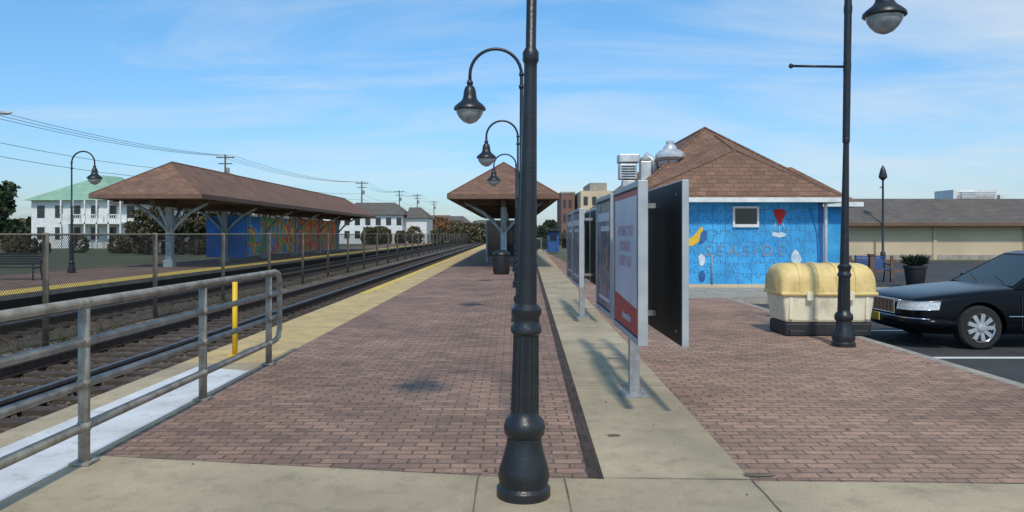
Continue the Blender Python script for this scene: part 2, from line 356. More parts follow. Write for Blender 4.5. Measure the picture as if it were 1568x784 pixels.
# ---------------- street lamps ----------------
def lamp(x,y,z0=0,side=-1,h=0,lean=0,arm=False,R=.47):
    g=group('street_lamp',(x,y,z0))
    prof=[(.165,0),(.165,.05),(.148,.07),(.158,.12),(.15,.17),(.125,.25),(.108,.32),(.105,.36),(.122,.38),(.128,.42),(.118,.46),(.088,.49),(.084,.52)]
    lathe('base',prof,(x,y,z0),'black',g,seg=32)
    lathe('fluted_shaft',[(.086,.52),(.078,.98)],(x,y,z0),'black',g,seg=32,smooth=False,flute=.08)
    lathe('collar',[(.078,.98),(.094,1.0),(.094,1.03),(.08,1.05),(.08,1.09),(.092,1.11),(.092,1.14),(.066,1.17)],(x,y,z0),'black',g)
    lathe('shaft',[(.062,1.17),(.040,2.60+h*.3),(.040,2.64+h*.3),(.050,2.66+h*.3),(.050,2.71+h*.3),(.032,2.74+h*.3),(.030,4.5+h)],(x,y,z0),'black',g,seg=20)
    cz=z0+4.5+h; pts=[(x,y,cz-.3)]
    for k in range(17):
        a=math.pi*k/16; pts.append((x+side*(R-R*math.cos(a)),y,cz+R*math.sin(a)))
    hx=x+side*2*R; pts.append((hx,y,cz-.12))
    tubes('arch_arm',[(pts,.030)],'black',g,seg=12)
    tubes('arm_clamps',[([(x,y,cz-.25),(x,y,cz-.19)],.05),([(x,y,cz-.02),(x,y,cz+.03)],.048)],'black',g)
    lathe('lantern_hood',[(.035,-.10),(.06,-.14),(.06,-.17),(.045,-.19),(.09,-.24),(.11,-.30),(.12,-.38),(.13,-.44),(.165,-.49),(.24,-.55),(.29,-.60),(.295,-.64),(.27,-.655)][::-1],(hx,y,cz),'black',g)
    lathe('glass_globe',[(.25,-.657),(.235,-.72),(.19,-.79),(.12,-.86),(.05,-.89),(.01,-.90)][::-1],(hx,y,cz),'frost',g)
    if arm:
        tubes('banner_arm',[([(x,y,z0+3.98),(x-.80,y,z0+3.98)],.018)],'black',g)
        lathe('arm_finial',[(.01,-.035),(.03,-.02),(.035,0),(.03,.02),(.01,.035)],(x-.80,y,z0+3.98),'black',g,seg=12)
        lathe('arm_bracket',[(.055,-.06),(.055,.06)],(x,y,z0+3.98),'black',g,seg=12)
        lathe('upper_bracket',[(.055,-.06),(.06,0),(.055,.06)],(x,y,z0+4.8),'black',g,seg=12)
        lathe('upper_sleeve',[(.05,2.9),(.052,4.5),(.05,5.3)],(x,y,z0),'black',g,seg=16)
    g.rotation_euler=(0,math.radians(lean),0)
    return g
lamp(.07,4.60,lean=.95)
lamp(.15,13.7,lean=.3); lamp(.175,22.4); lamp(.17,31.8)
lamp(4.72,10.7,side=1,h=.85,lean=.8,arm=True,R=.26)
lamp(-18.0,30.7,side=1); lamp(-18.0,56,side=1)
g=group('parking_lot_lamp',(24.2,49,-.13))
lathe('pole',[(.16,0),(.16,.5),(.08,.6),(.06,5.2)],(24.2,49,-.13),'black',g,seg=14)
lathe('lantern',[(.05,5.2),(.16,5.3),(.26,5.4),(.26,5.5),(.16,5.9),(.08,6.1),(.02,6.2)],(24.2,49,-.13),'black',g,seg=14)
box('arm',24.0,24.2,48.97,49.03,4.6,4.66,'black',g)

# ---------------- display signs ----------------
def panel(g,x,y0,y1,kind):
    z0,z1=.655,2.05; t=.042 if kind!='back' else .028
    boxes('frame',[(x-t,x+t,y0,y0+.035,z0,z1),(x-t,x+t,y1-.035,y1,z0,z1),(x-t,x+t,y0+.035,y1-.035,z0,z0+.05),(x-t,x+t,y0+.035,y1-.035,z1-.05,z1)],'alu' ,g,bevel=.004)
    if kind=='back':
        box('back_board',x-t-.004,x+t-.008,y0+.012,y1-.012,z0+.012,z1-.012,'plast',g)
        for yy in (y0+.2,y1-.2):
            boxes('board_screws',[(x-t-.008,x-t-.004,yy,yy+.02,z,z+.02) for z in (z0+.1,z1-.12)],'galv',g)
    else:
        box('display_board',x-t+.014,x+t-.01,y0+.035,y1-.035,z0+.05,z1-.05,'plast',g)
        xf=x-t+.010
        if kind=='poster':
            poly('poster_red_ground',[(xf,y0+.06,z0+.07),(xf,y1-.06,z0+.07),(xf,y1-.06,z1-.07),(xf,y0+.06,z1-.07)],[(3,2,1,0)],'red',g)
            xf-=.003
            poly('poster_paper',[(xf,y0+.11,z0+.30),(xf,y1-.13,z0+.36),(xf,y1-.13,z1-.12),(xf,y0+.11,z1-.12)],[(3,2,1,0)],'poster',g)
            text('poster_text','MOVING YOU\nFORWARD\nEVERY DAY',(xf-.002,(y0+y1)/2-.02,1.58),(math.radians(90),0,math.radians(-90)),.14,'ptext',g)
            text('poster_caption','information',(xf-.001,(y0+y1)/2-.1,.80),(math.radians(90),0,math.radians(-90)),.11,'poster',g)
        else:
            poly('poster',[(xf,y0+.07,z0+.08),(xf,y1-.07,z0+.08),(xf,y1-.07,z1-.08),(xf,y0+.07,z1-.08)],[(3,2,1,0)],'navy',g)
            boxes('poster_heading',[(xf-.003,xf-.001,y0+.15,y1-.15,z1-.3,z1-.2),(xf-.003,xf-.001,y0+.15,y1-.5,z1-.42,z1-.36),(xf-.003,xf-.001,y0+.15,y1-.3,z0+.16,z0+.2)],'poster',g)
def sign(y,xl,xr,kinds):
    xc=(xl+xr)/2-.06
    g=group('display_sign',(xc,y,0))
    box('post',xc-.05,xc+.05,y-.05,y+.05,0,2.0,'galv',g,bevel=.006)
    boxes('base_plate',[(xc-.13,xc+.13,y-.13,y+.13,.002,.02)],'galv',g)
    for sx in (-.09,.09):
        for sy in (-.09,.09): lathe('bolt',[(.014,0),(.014,.035)],(xc+sx,y+sy,.01),'galv',g,seg=8)
    boxes('spine_rails',[(xc-.03,xc+.03,y+.05,y+2.0,z,z+.05) for z in (.80,1.85)],'galv',g)
    boxes('cross_arms',[(xl+.04,xr-.03,yy-.03,yy+.03,z+.001,z+.049) for yy in (y-.08,y+1.5) for z in (.80,1.85)],'galv',g)
    panel(g,xl,y-1.15,y+.42,kinds[0]); panel(g,xr,y-1.22,y+.42,'back')
    panel(g,xl+.03,y+.85,y+2.3,kinds[1]); panel(g,xr+.03,y+.8,y+2.3,'back')
sign(7.45,1.10,1.44,['poster','navy'])
sign(14.3,1.22,1.56,['navy','navy'])

# ---------------- shelters ----------------
def shelter(cx,y0,y1,mural=False):
    g=group('platform_shelter',(cx,y0+2,0))
    hw=2.5; ez=3.38; rz=5.05; a=y0+2.6; b=y1-2.6
    v=[(cx-hw,y0,ez),(cx+hw,y0,ez),(cx+hw,y1,ez),(cx-hw,y1,ez),(cx,a,rz),(cx,b,rz)]
    poly('hip_roof',v,[(0,1,4),(1,2,5,4),(2,3,5),(3,0,4,5)],'shing',g)
    e=.03
    boxes('fascia',[(cx-hw-e,cx+hw+e,y0-e,y0+.0,ez-.2,ez+.01),(cx-hw-e,cx-hw,y0,y1,ez-.2,ez+.01),(cx+hw,cx+hw+e,y0,y1,ez-.2,ez+.01),(cx-hw-e,cx+hw+e,y1,y1+e,ez-.2,ez+.01)],'fascia',g)
    poly('soffit',[(cx-hw,y0,ez-.16),(cx+hw,y0,ez-.16),(cx+hw,y1,ez-.16),(cx-hw,y1,ez-.16)],[(0,3,2,1)],'soffit',g)
    tubes('ridge_cap',[([(cx,a,rz),(cx,b,rz)],.05),([(cx-hw,y0,ez),(cx,a,rz)],.04),([(cx+hw,y0,ez),(cx,a,rz)],.04)],'fascia',g,seg=6)
    ys=[];y=y0+2.4
    while y<y1-1.5: ys.append(y); y+=6.9
    boxes('columns',[(cx-.15,cx+.15,y-.15,y+.15,0,ez-.5) for y in ys]+[(cx-.22,cx+.22,y-.22,y+.22,0.004,.35) for y in ys],'colb',g,bevel=.01)
    T=[]
    for y in ys:
        for s in (-1,1):
            T.append(([(cx+s*.1,y,1.7),(cx+s*.42,y,2.1),(cx+s*1.0,y,2.65),(cx+s*1.9,y,3.12)],.085))
            T.append(([(cx,y+s*.1,1.7),(cx,y+s*.5,2.2),(cx,y+s*1.2,2.9)],.08))
    tubes('brackets',T,'colb',g,seg=6)
    boxes('beams',[(cx-.1,cx+.1,y0+.6,y1-.6,ez-.5,ez-.17)]+[(cx-2.2,cx+2.2,y-.07,y+.07,ez-.36,ez-.165) for y in ys],'soffit',g)
    if mural:
        box('mural_wall',cx-.06,cx+.06,y0+13,y0+24,.25,2.7,'mural2',g)
        box('mural_wall_end',cx-.05,cx+.05,y0+24.02,y0+36,.25,2.75,'mural3',g)
        box('mural_wall_blue',cx-.05,cx+.05,y0+9.6,y0+12.98,.25,2.72,'muralb',g)
        boxes('mural_wall_front',[(cx-1.1,cx+1.1,y0+9.4,y0+9.5,.25,2.6)],'muralb',g)
        boxes('windbreak_frames',[(cx+.06,cx+.10,y0+9.6+i*3,y0+9.7+i*3,.2,2.8) for i in range(9)],'colb',g)
    else:
        for yy in (y0+9,y0+20):
            boxes('windbreak',[(cx-1.0,cx+1.0,yy,yy+.06,.3,2.3)],'win',g); boxes('windbreak_frame',[(cx-1.05,cx+1.05,yy-.02,yy+.08,2.3,2.38),(cx-1.08,cx-1.0,yy-.02,yy+.08,0,2.3),(cx+1.0,cx+1.08,yy-.02,yy+.08,0,2.3)],'colb',g)
    return g
shelter(-.4,33.8,74)
shelter(-16.4,33.6,76.5,True)
def bench(x,y,ang=0,mt='black',z=0,w=1.8):
    g=group('park_bench',(x,y,z))
    for k in range(5): box('seat_slat',x-w/2,x+w/2,y-.22+k*.09,y-.15+k*.09,z+.43,z+.46,mt,g)
    for k in range(5): box('back_slat',x-w/2,x+w/2,y+.26+k*.012,y+.29+k*.012,z+.52+k*.085,z+.58+k*.085,mt,g)
    T=[]
    for s in (-w/2+.05,w/2-.05):
        T+=[([(x+s,y-.22,z),(x+s,y-.2,z+.45),(x+s,y-.22,z+.62),(x+s,y+.24,z+.65)],.022),([(x+s,y+.3,z),(x+s,y+.2,z+.43),(x+s,y+.33,z+.95)],.022),([(x+s,y-.22,z+.42),(x+s,y+.24,z+.42)],.02)]
    tubes('frame_legs',T,'black',g,seg=6)
    g.rotation_euler=(0,0,ang); return g
bench(-17.3,26,0); bench(-17.2,21,0)
bench(13.0,27,0,'bluepl',z=-.13,w=1.1)
def trash(x,y,r=.33,h=.95):
    g=group('trash_can',(x,y,0))
    lathe('body',[(r*.85,0),(r*.9,.04),(r,.1),(r,h*.78),(r*1.06,h*.8),(r*1.06,h*.84)],(x,y,0),'plast',g,seg=20,flute=.06)
    lathe('dome_lid',[(r*1.06,h*.84),(r*.95,h*.92),(r*.6,h*.99),(r*.25,h*1.02)],(x,y,0),'black',g,seg=20)
trash(-.42,29.7); trash(.9,40)
g=group('ticket_machine',(3.6,66,0))
box('cabinet',3.1,4.1,65.6,66.4,0,1.8,'bluepl',g,bevel=.04); box('canopy',2.95,4.25,65.3,66.5,1.82,2.0,'plast',g,bevel=.03); box('screen',3.3,3.9,65.58,65.598,1.0,1.5,'win',g)
g=group('newspaper_box',(2.3,62,0))
for i,x in enumerate((1.9,2.5)):
    boxes('cabinet',[(x,x+.45,61.8,62.2,.35,1.15)],'plast',g,bevel=.03); box('pedestal',x+.15,x+.3,61.9,62.1,0,.35,'galv',g)
    box('window',x+.06,x+.39,61.78,61.796,.65,1.05,'win',g)

# ---------------- station building ----------------
b=group('station_building',(6.3,26,0))
box('base_course',3.98,9.24,22.36,34,-.05,.1,'beige',b)
box('walls',4.0,9.2,22.4,33.9,.1,2.55,'bluewall',b)
box('wing_walls',9.2,11.4,26,31.5,-.14,2.55,'bluewall',b)
v=[(3.45,21.95,2.66),(9.7,21.95,2.66),(9.7,34.3,2.66),(3.45,34.3,2.66),(6.6,25.7,5.22),(6.6,30.6,5.22)]
poly('main_roof',v,[(0,1,4),(1,2,5,4),(2,3,5),(3,0,4,5)],'shing',b)
tubes('roof_hips',[([v[0],v[4]],.045),([v[1],v[4]],.045),([v[4],v[5]],.05)],'shing',b,seg=6)
poly('front_hip',[(3.47,21.93,2.675),(9.68,21.93,2.675),(7.0,23.6,4.22),(6.75,25.0,4.86)],[(0,1,2),(0,2,3),(1,3,2)],'shing',b)
tubes('front_hip_caps',[([(3.6,22.0,2.74),(7.0,23.6,4.24),(9.6,22.0,2.72)],.035),([(7.0,23.6,4.24),(6.75,25.0,4.87)],.03)],'fascia',b,seg=6)
poly('wing_roof',[(8.6,25.6,2.66),(11.9,25.6,2.66),(11.9,31.9,2.66),(8.6,31.9,2.66),(7.6,28.6,4.1),(10.5,28.2,4.1)],[(0,1,5,4),(1,2,5),(2,3,4,5)],'shing',b)
boxes('fascia_gutter',[(3.42,9.75,21.86,21.95,2.52,2.66),(9.7,9.79,21.95,34.3,2.52,2.66),(3.36,3.45,21.95,34.3,2.52,2.66),(9.79,11.95,25.5,25.6,2.52,2.68),(11.9,11.98,25.6,31.9,2.52,2.68)],'white',b,bevel=.01)
poly('soffit',[(3.45,21.95,2.54),(9.7,21.95,2.54),(9.7,34.3,2.54),(3.45,34.3,2.54)],[(0,3,2,1)],'white',b)
poly('wing_soffit',[(9.7,25.6,2.545),(11.9,25.6,2.545),(11.9,31.9,2.545),(9.7,31.9,2.545)],[(0,3,2,1)],'white',b)
tubes('downspout',[([(9.3,22.28,2.5),(9.33,22.33,2.3),(9.33,22.33,.1)],.05)],'white',b)
boxes('corner_trim',[(9.14,9.26,22.37,22.44,.1,2.55)],'bluepl',b)
def wpt(px,py,Y=22.36): return W(px,py,Y)
a=wpt(1122,316);c=wpt(1162,348)
boxes('window_frame',[(a.x,c.x,22.33,22.40,a.z-.06,a.z),(a.x,c.x,22.33,22.40,c.z,c.z+.09),(a.x,a.x+.06,22.33,22.40,c.z+.09,a.z-.06),(c.x-.06,c.x,22.33,22.40,c.z+.09,a.z-.06)],'white',b)
box('window_pane',a.x+.06,c.x-.06,22.37,22.398,c.z+.09,a.z-.06,'win',b)
T=[]
def pz(p0,p1,n,sgn):
    pts=[];d=(p1-p0)/n;nn=Vector((-d.z,0,d.x)).normalized()
    for i in range(n):
        q=p0+d*i; s=sgn*(1 if random.random()>.5 else -1); L=d.length
        for t,h in ((0,0),(.15,.05),(.32,.04),(.40,.02),(.36,.12),(.36,.22),(.46,.29),(.58,.28),(.66,.2),(.64,.1),(.60,.02),(.70,.04),(.87,.05)):
            pts.append(q+d*t+nn*h*L*s)
    pts.append(p1); return pts
Yw=22.396
for z in (.42,.74,1.06,1.38,1.70,2.02,2.32): T.append((pz(Vector((4.0,Yw,z+random.uniform(-.05,.05))),Vector((9.12,Yw,z)),13,1),.009))
for i in range(1,13):
    x=4.0+i*.395; T.append((pz(Vector((x,Yw,.12)),Vector((x+random.uniform(-.05,.05),Yw,2.45)),7,1),.009))
tubes('puzzle_lines',T,'blueln',b,seg=4)
tubes('puzzle_highlights',[([p+Vector((.014,-.002,-.014)) for p in q],.006) for q,_ in T],'bluehi',b,seg=4)
text('mural_lettering','S E A S I D E',(wpt(1141,392).x,22.388,wpt(1141,392).z),(math.radians(90),0,0),.46,'mtext',b)
def flat(name,pts,mt,y=22.382):
    vs=[(W(px,py,y).x,y,W(px,py,y).z) for px,py in pts]
    return poly(name,vs,[tuple(range(len(vs)))],mt,b)
def ell(cx,cy,rx,ry,n=16): return [(cx+rx*math.cos(2*math.pi*i/n),cy+ry*math.sin(2*math.pi*i/n)) for i in range(n)]
flat('mural_balloon',[(1184,322),(1190,320),(1198,320),(1203,323),(1202,330),(1197,340),(1194,346),(1191,340),(1186,330)],'mred')
tubes('mural_balloon_lines',[([wpt(1188,338,22.384),wpt(1184,356,22.384)],.012),([wpt(1198,338,22.384),wpt(1202,356,22.384)],.012),([wpt(1194,346,22.384),wpt(1193,358,22.384)],.01)],'mwht',b,seg=4)
flat('mural_balloon_basket',[(1183,354),(1190,357),(1195,355),(1204,358),(1202,362),(1192,364),(1182,361)],'mwht')
flat('mural_crescent',[(1046,376),(1047,368),(1058,364),(1066,357),(1071,350),(1076,347),(1077,358),(1070,370),(1060,377)],'myel')
flat('mural_fish',[(1073,357),(1078,352),(1083,355),(1082,366),(1076,372),(1070,374)],'mnavy',22.380)
flat('mural_bird',[(1069,393),(1074,388),(1079,392),(1080,400),(1076,408),(1071,406)],'mwht')
flat('mural_shell',[(1212,390),(1217,382),(1223,386),(1228,398),(1225,403),(1216,403),(1211,398)],'mwht')
flat('mural_shell_rim',[(1211,404),(1228,405),(1225,409),(1214,409)],'myel',22.380)
flat('mural_turtle',ell(1075,423,5,9),'mnavy')
tubes('mural_arch_line',[([wpt(px,py,22.385) for px,py in ((1240,319),(1246,335),(1251,355),(1253,380),(1254,436))],.03)],'blueln',b,seg=5)
tubes('conduit',[([(5.95,22.35,.1),(5.95,22.35,1.0)],.02)],'galv',b)
g=group('rooftop_exhaust_fan',(5.0,24,3.6))
gx,gy=5.05,24.0
lathe('fan_bowl',[(.27,-.4),(.27,.3),(.30,.32),(.32,.42),(.40,.46),(.47,.53),(.47,.62),(.36,.74),(.22,.80),(.20,.90),(.13,.95),(.13,1.05),(.02,1.08)],(gx,gy,3.5),'silver',g,seg=24)
box('curb',gx-.33,gx+.33,gy-.33,gy+.33,2.75,3.12,'silver',g,bevel=.01)
tubes('duct',[([(gx-.75,gy+.4,4.15),(gx-.45,gy+.4,3.95),(gx-.35,gy+.4,3.2)],[.13,.14,.15])],'silver',g,seg=14)
g=group('rooftop_vent_box',(4.1,24,3.6))
boxes('housing',[(3.45,4.0,24,24.5,3.35,3.85),(3.42,4.08,23.95,24.55,3.88,4.15),(4.15,4.5,24.2,24.6,3.0,3.95),(3.55,3.95,24.05,24.45,2.75,3.33)],'silver',g,bevel=.03)
boxes('louvres',[(3.5,3.95,23.985,23.999,3.42+i*.08,3.45+i*.08) for i in range(5)],'plast',g)
lathe('cap',[(.2,0),(.22,.04),(.22,.1),(.05,.16)],(4.33,24.4,3.96),'silver',g,seg=16)
# ---------------- long retail building ----------------
b=group('retail_building',(34,52,0))
box('walls',22.0,70,50,64,-.14,2.35,'beige',b)
boxes('pilasters',[(x,x+.25,49.9,49.998,-.13,2.35) for x in range(22,70,6)],'beige',b)
boxes('base_band',[(22,70,49.95,49.998,-.13,.2)],'conc_g',b)
poly('roof',[(21.2,49.2,2.3),(71,49.2,2.3),(71,66,2.3),(21.2,66,2.3),(22,53.5,4.1),(71,53.5,4.1),(71,60,4.1),(22,60,4.1)],[(0,1,5,4),(4,5,6,7),(2,3,7,6),(3,0,4,7),(1,2,6,5)],'shing2',b)
boxes('eave_fascia',[(21.15,71,49.1,49.2,2.12,2.32)],'fascia',b)
boxes('rooftop_units',[(31.5,34.6,53.6,56,4.1,4.75),(32,33,53.4,53.6,4.1,4.6),(35.1,35.6,54,54.5,4.1,4.4)],'white',b)
boxes('unit_grilles',[(31.7,34.4,53.38,53.39,4.15+i*.12,4.2+i*.12) for i in range(4)],'galv',b)
# ---------------- left white building ----------------
def Wx(px,Y): return (px-784)/F*Y
b=group('white_apartment_building',(-51,92,0))
x0,x1=Wx(48,90),Wx(214,90)
box('walls',x0,x1,90,104,-.14,5.6,'white',b)
poly('green_roof',[(x0-.5,89.2,5.6),(x1-2.2,89.2,5.6),(x1-2.2,105,5.6),(x0-.5,105,5.6),(x0+5.8,95,9.0),(x0+6.6,98,9.0)],[(0,1,4),(1,2,5,4),(2,3,5),(3,0,4,5)],'greenroof',b)
poly('side_roof',[(x1-3.4,88.9,5.2),(x1+.6,88.9,5.2),(x1+.6,105,5.2),(x1-3.4,105,5.2),(x1-1.8,91.8,6.3),(x1-1.8,102,6.3)],[(0,1,4),(1,2,5,4),(2,3,5),(3,0,4,5)],'shing2',b)
W_=[];FR=[]
for fl in (.5,3.1):
    for i in range(6):
        x=x0+.7+i*2.15; W_.append((x,x+.9,89.97,90.02,fl+.4,fl+1.9)); FR.append((x-.1,x+1.0,89.95,89.969,fl+1.9,fl+2.02))
boxes('windows',W_,'win',b); boxes('window_heads',FR,'white',b)
boxes('balcony_deck',[(x0+4.5,x0+11.5,88.2,90,2.75,2.95),(x0+4.5,x0+11.5,88.2,88.3,3.8,3.9)],'white',b)
boxes('balcony_posts',[(x0+4.5+i*1.4,x0+4.65+i*1.4,88.2,88.35,-.14,5.6) for i in range(6)]+[(x0+4.5+i*.25,x0+4.55+i*.25,88.22,88.28,2.95,3.8) for i in range(28)],'white',b)
b=group('white_house',(-22,130,0))
box('walls',-30,-19,130,142,-.14,4.9,'white',b); box('wing',-18.99,-15,132,142,-.14,4.4,'white',b)
poly('roof',[(-30.6,129.4,4.9),(-18.5,129.4,4.9),(-18.5,143,4.9),(-30.6,143,4.9),(-28,135,7.2),(-21,135,7.2)],[(0,1,5,4),(1,2,5),(2,3,4,5),(3,0,4)],'shing2',b)
poly('wing_roof',[(-18.6,131.4,4.4),(-14.6,131.4,4.4),(-14.6,143,4.4),(-18.6,143,4.4),(-18.6,136,6.4),(-16.5,136,6.4)],[(0,1,5,4),(1,2,5),(2,3,4,5)],'shing2',b)
boxes('windows',[(-29+i*1.8,-28.1+i*1.8,129.95,130.02,f,f+1.3) for i in range(6) for f in (.8,3.1)],'win',b)
b=group('brick_building',(9,112,0))
box('walls',7.2,9.2,110,120,-.14,7.5,'redbr',b); box('parapet',7.1,9.3,109.9,120.1,7.5,7.75,'conc_g',b)
boxes('windows',[(7.5+i*.8,7.9+i*.8,109.95,110.02,f,f+1.2) for i in range(2) for f in (1,3.3,5.4)],'win',b)
b=group('beige_building',(12,100,0))
box('walls',9.6,14.5,105,118,-.14,7.6,'beige',b); box('upper_storey',11,13.4,106,116,7.6,8.8,'conc_g',b)
boxes('windows',[(10+i*1.2,10.6+i*1.2,104.95,105.02,f,f+1.2) for i in range(4) for f in (1,3.3,5.6)],'win',b)
def lowb(name,x0,x1,y,h,mt,rf):
    b=group(name,((x0+x1)/2,y,0)); box('walls',x0,x1,y,y+12,-.14,h,mt,b)
    poly('roof',[(x0-.5,y-.5,h),(x1+.5,y-.5,h),(x1+.5,y+12.5,h),(x0-.5,y+12.5,h),(x0+2,y+6,h+2.2),(x1-2,y+6,h+2.2)],[(0,1,5,4),(1,2,5),(2,3,4,5),(3,0,4)],rf,b)
    boxes('windows',[(x0+1+i*2.5,x0+2+i*2.5,y-.05,y+.02,1,2.3) for i in range(int((x1-x0)/2.5))],'win',b)
lowb('house',-26,-12,210,4.5,'beige','shing2'); lowb('house',-38,-20,260,6,'beige','shing'); lowb('house',-60,-48,170,5,'white','shing2')
lowb('house',-95,-80,150,5,'white','shing2'); lowb('house',-16,-6,300,5,'conc_g','shing2')

# ---------------- trees ----------------
def leafq(vs,fs,p,s,r=.6):
    u=Vector([random.gauss(0,1) for _ in range(3)]).normalized(); w=u.cross(Vector([random.gauss(0,1) for _ in range(3)])).normalized()
    o=len(vs); vs+=[p-u*s,p+w*s*r,p+u*s,p-w*s*r]; fs.append((o,o+1,o+2,o+3))
def tree(name,x,y,h,cr,leaf,n=2500,ls=.16,z=-.14,trunk=.25,low=.25):
    g=group(name,(x,y,z)); T=[]
    top=(x+random.uniform(-.2,.2),y,z+h*.75)
    T.append(([(x,y,z),(x+.05,y,z+h*.3),top],[trunk,trunk*.7,trunk*.2])); cl=[]
    for i in range(11):
        a=random.uniform(0,6.28); t=random.uniform(low,.75); r=cr*random.uniform(.5,.95)*(1-abs(t-.5)*.6)
        s=Vector((x,y,z+h*t*.8)); e=Vector((x+r*math.cos(a),y+r*math.sin(a),z+h*min(.93,t+random.uniform(.1,.25))))
        T.append(([s,(s+e)/2+Vector((0,0,.1)),e],[trunk*.35,trunk*.22,.02])); cl.append(e); cl.append((s+e*2)/3)
    cl.append(Vector(top)+Vector((0,0,h*.12)))
    tubes('trunk_and_limbs',T,'bark',g,seg=7)
    vs=[];fs=[]
    for k in range(n):
        c=random.choice(cl); d=Vector([random.gauss(0,1) for _ in range(3)]); d=d.normalized()*random.random()**.5*cr*.36
        d.z*=.75; leafq(vs,fs,c+d,ls*random.uniform(.5,1.3))
    poly('foliage',vs,fs,leaf,g)
tree('pine_tree',-42,60,6.3,2.2,'leafd',5000,.2)
tree('evergreen_tree',-40,57,4.2,1.8,'leafd',3000,.2)
for (x,y,h) in ((-29,61,4.3),(-27.3,62,4.6),(-25.6,61,4.5),(-24,62,4.4),(-30.6,63,3.9)):
    tree('shrub_tree',x,y,h,1.5,'leafo',2600,.17,low=.1)
def foliage_mass(name,x0,x1,y0,y1,h,leaf,n,ls):
    vs=[];fs=[]
    bl=[(random.uniform(x0,x1),random.uniform(y0,y1),h*random.uniform(.45,1)) for _ in range(max(6,int(abs(x1-x0)/(h*.5))))]
    for k in range(n):
        bx,by,bh=random.choice(bl); t=random.random(); r=bh*.5*math.sqrt(max(.02,1-(t*1.7-.75)**2*.8))
        a=random.uniform(0,6.28); leafq(vs,fs,Vector((bx+r*math.cos(a)*random.random()**.4,by+r*math.sin(a),-.1+bh*t)),ls*random.uniform(.5,1.3),.7)
    return poly(name,vs,fs,leaf)
foliage_mass('hedge',-46,-20,66,69,1.8,'leafo',9000,.16)
foliage_mass('distant_trees',-120,-60,160,190,8,'leafd',9000,.6)
foliage_mass('distant_trees',-60,-8,320,360,8,'leafo',9000,.7)
foliage_mass('distant_trees',-24,-12,120,128,3.4,'leafo',4500,.25)
foliage_mass('distant_trees',-21,-10,165,180,5.5,'leafb',5000,.35)
foliage_mass('distant_trees',-12,-6,150,165,4.5,'leafo',3000,.3)
foliage_mass('distant_trees',-14,30,350,380,9,'leafd',7000,.7)
foliage_mass('distant_trees',70,130,110,130,7,'leafd',6000,.5)
foliage_mass('distant_trees',-300,-110,330,380,12,'leafo',8000,1.1)
foliage_mass('shrubs',4,8,90,94,2.2,'leafo',1500,.2)
g=group('potted_plant',(13.1,24.4,-.13))
lathe('pot',[(.22,0),(.26,.05),(.33,.6),(.36,.62),(.36,.7),(.3,.7)],(13.1,24.4,-.13),'plast',g,seg=20)
vs=[];fs=[]
for k in range(260):
    a=random.uniform(0,6.28);r=random.uniform(.05,.42);p0=Vector((13.1+.1*math.cos(a),24.4+.1*math.sin(a),.55));p1=p0+Vector((r*math.cos(a),r*math.sin(a),random.uniform(.1,.42)))
    w=Vector((-math.sin(a),math.cos(a),0))*.02;o=len(vs);vs+=[p0-w,p0+w,(p0+p1)/2+w*1.6+Vector((0,0,.05)),p1,(p0+p1)/2-w*1.6+Vector((0,0,.05))];fs.append((o,o+1,o+2,o+3,o+4))
poly('leaves',vs,fs,'leafd',g)
g=group('wooden_post',(12.5,26,-.13)); boxes('post',[(12.4,12.55,26,26.15,-.13,.85),(12.37,12.58,25.97,26.18,.85,.9)],'fascia',g)
g=group('wooden_railing',(14,29,-.13)); boxes('rails',[(12.2,15.5,29,29.06,.5,.6),(12.2,15.5,29,29.06,.1,.2)]+[(12.2+i*.8,12.3+i*.8,28.95,29.0,-.13,.75) for i in range(5)],'fascia',g)

# ---------------- utility poles and wires ----------------
def upole(x,y,h):
    g=group('utility_pole',(x,y,-.1))
    tubes('pole',[([(x,y,-.1),(x,y,h)],[.19,.13])],'wood',g,seg=8)
    boxes('crossarms',[(x-1.3,x+1.3,y-.07,y+.07,h-.5,h-.35),(x-1.0,x+1.0,y-.07,y+.07,h-1.4,h-1.26)],'wood',g)
    lathe('transformer',[(.2,0),(.24,.1),(.24,.8),(.1,.9)],(x+.4,y,h-2.8),'galv',g,seg=10)
    for s in (-1.2,-.6,.6,1.2): lathe('insulator',[(.05,0),(.09,.05),(.05,.2)],(x+s,y,h-.35),'white',g,seg=8)
PP=[(-46.5,52,13),(-42,110,13.2),(-32,160,12.8),(-30,200,13.2),(-28,222,13.4),(-27,260,13)]
for p in PP: upole(*p)
W2=[]
for i in range(len(PP)-1):
    a,b_=PP[i],PP[i+1]
    for s,dz in ((-1.2,-.15),(0,-.15),(1.2,-.15),(.2,-2.6),(.2,-3.8)):
        pts=[]
        for k in range(13):
            t=k/12; pts.append((a[0]+s+(b_[0]-a[0])*t,a[1]+(b_[1]-a[1])*t,a[2]+dz+(b_[2]-a[2])*t-1.1*4*t*(1-t)))
        W2.append((pts,.022))
tubes('overhead_wires',W2,'plast',None,seg=4)
g=group('cobra_street_light',(-43,58,0))
tubes('pole',[([(-44,58,-.1),(-44,58,9),(-43.6,58,10.4),(-42,58,11),(-39.6,58,11)],[.12,.09,.06,.05,.05])],'galv',g)
tubes('luminaire',[([(-39.8,58,10.97),(-39.5,58,10.95),(-39,58,10.93),(-38.6,58,10.95)],[.06,.15,.15,.05])],'alu',g,seg=12)

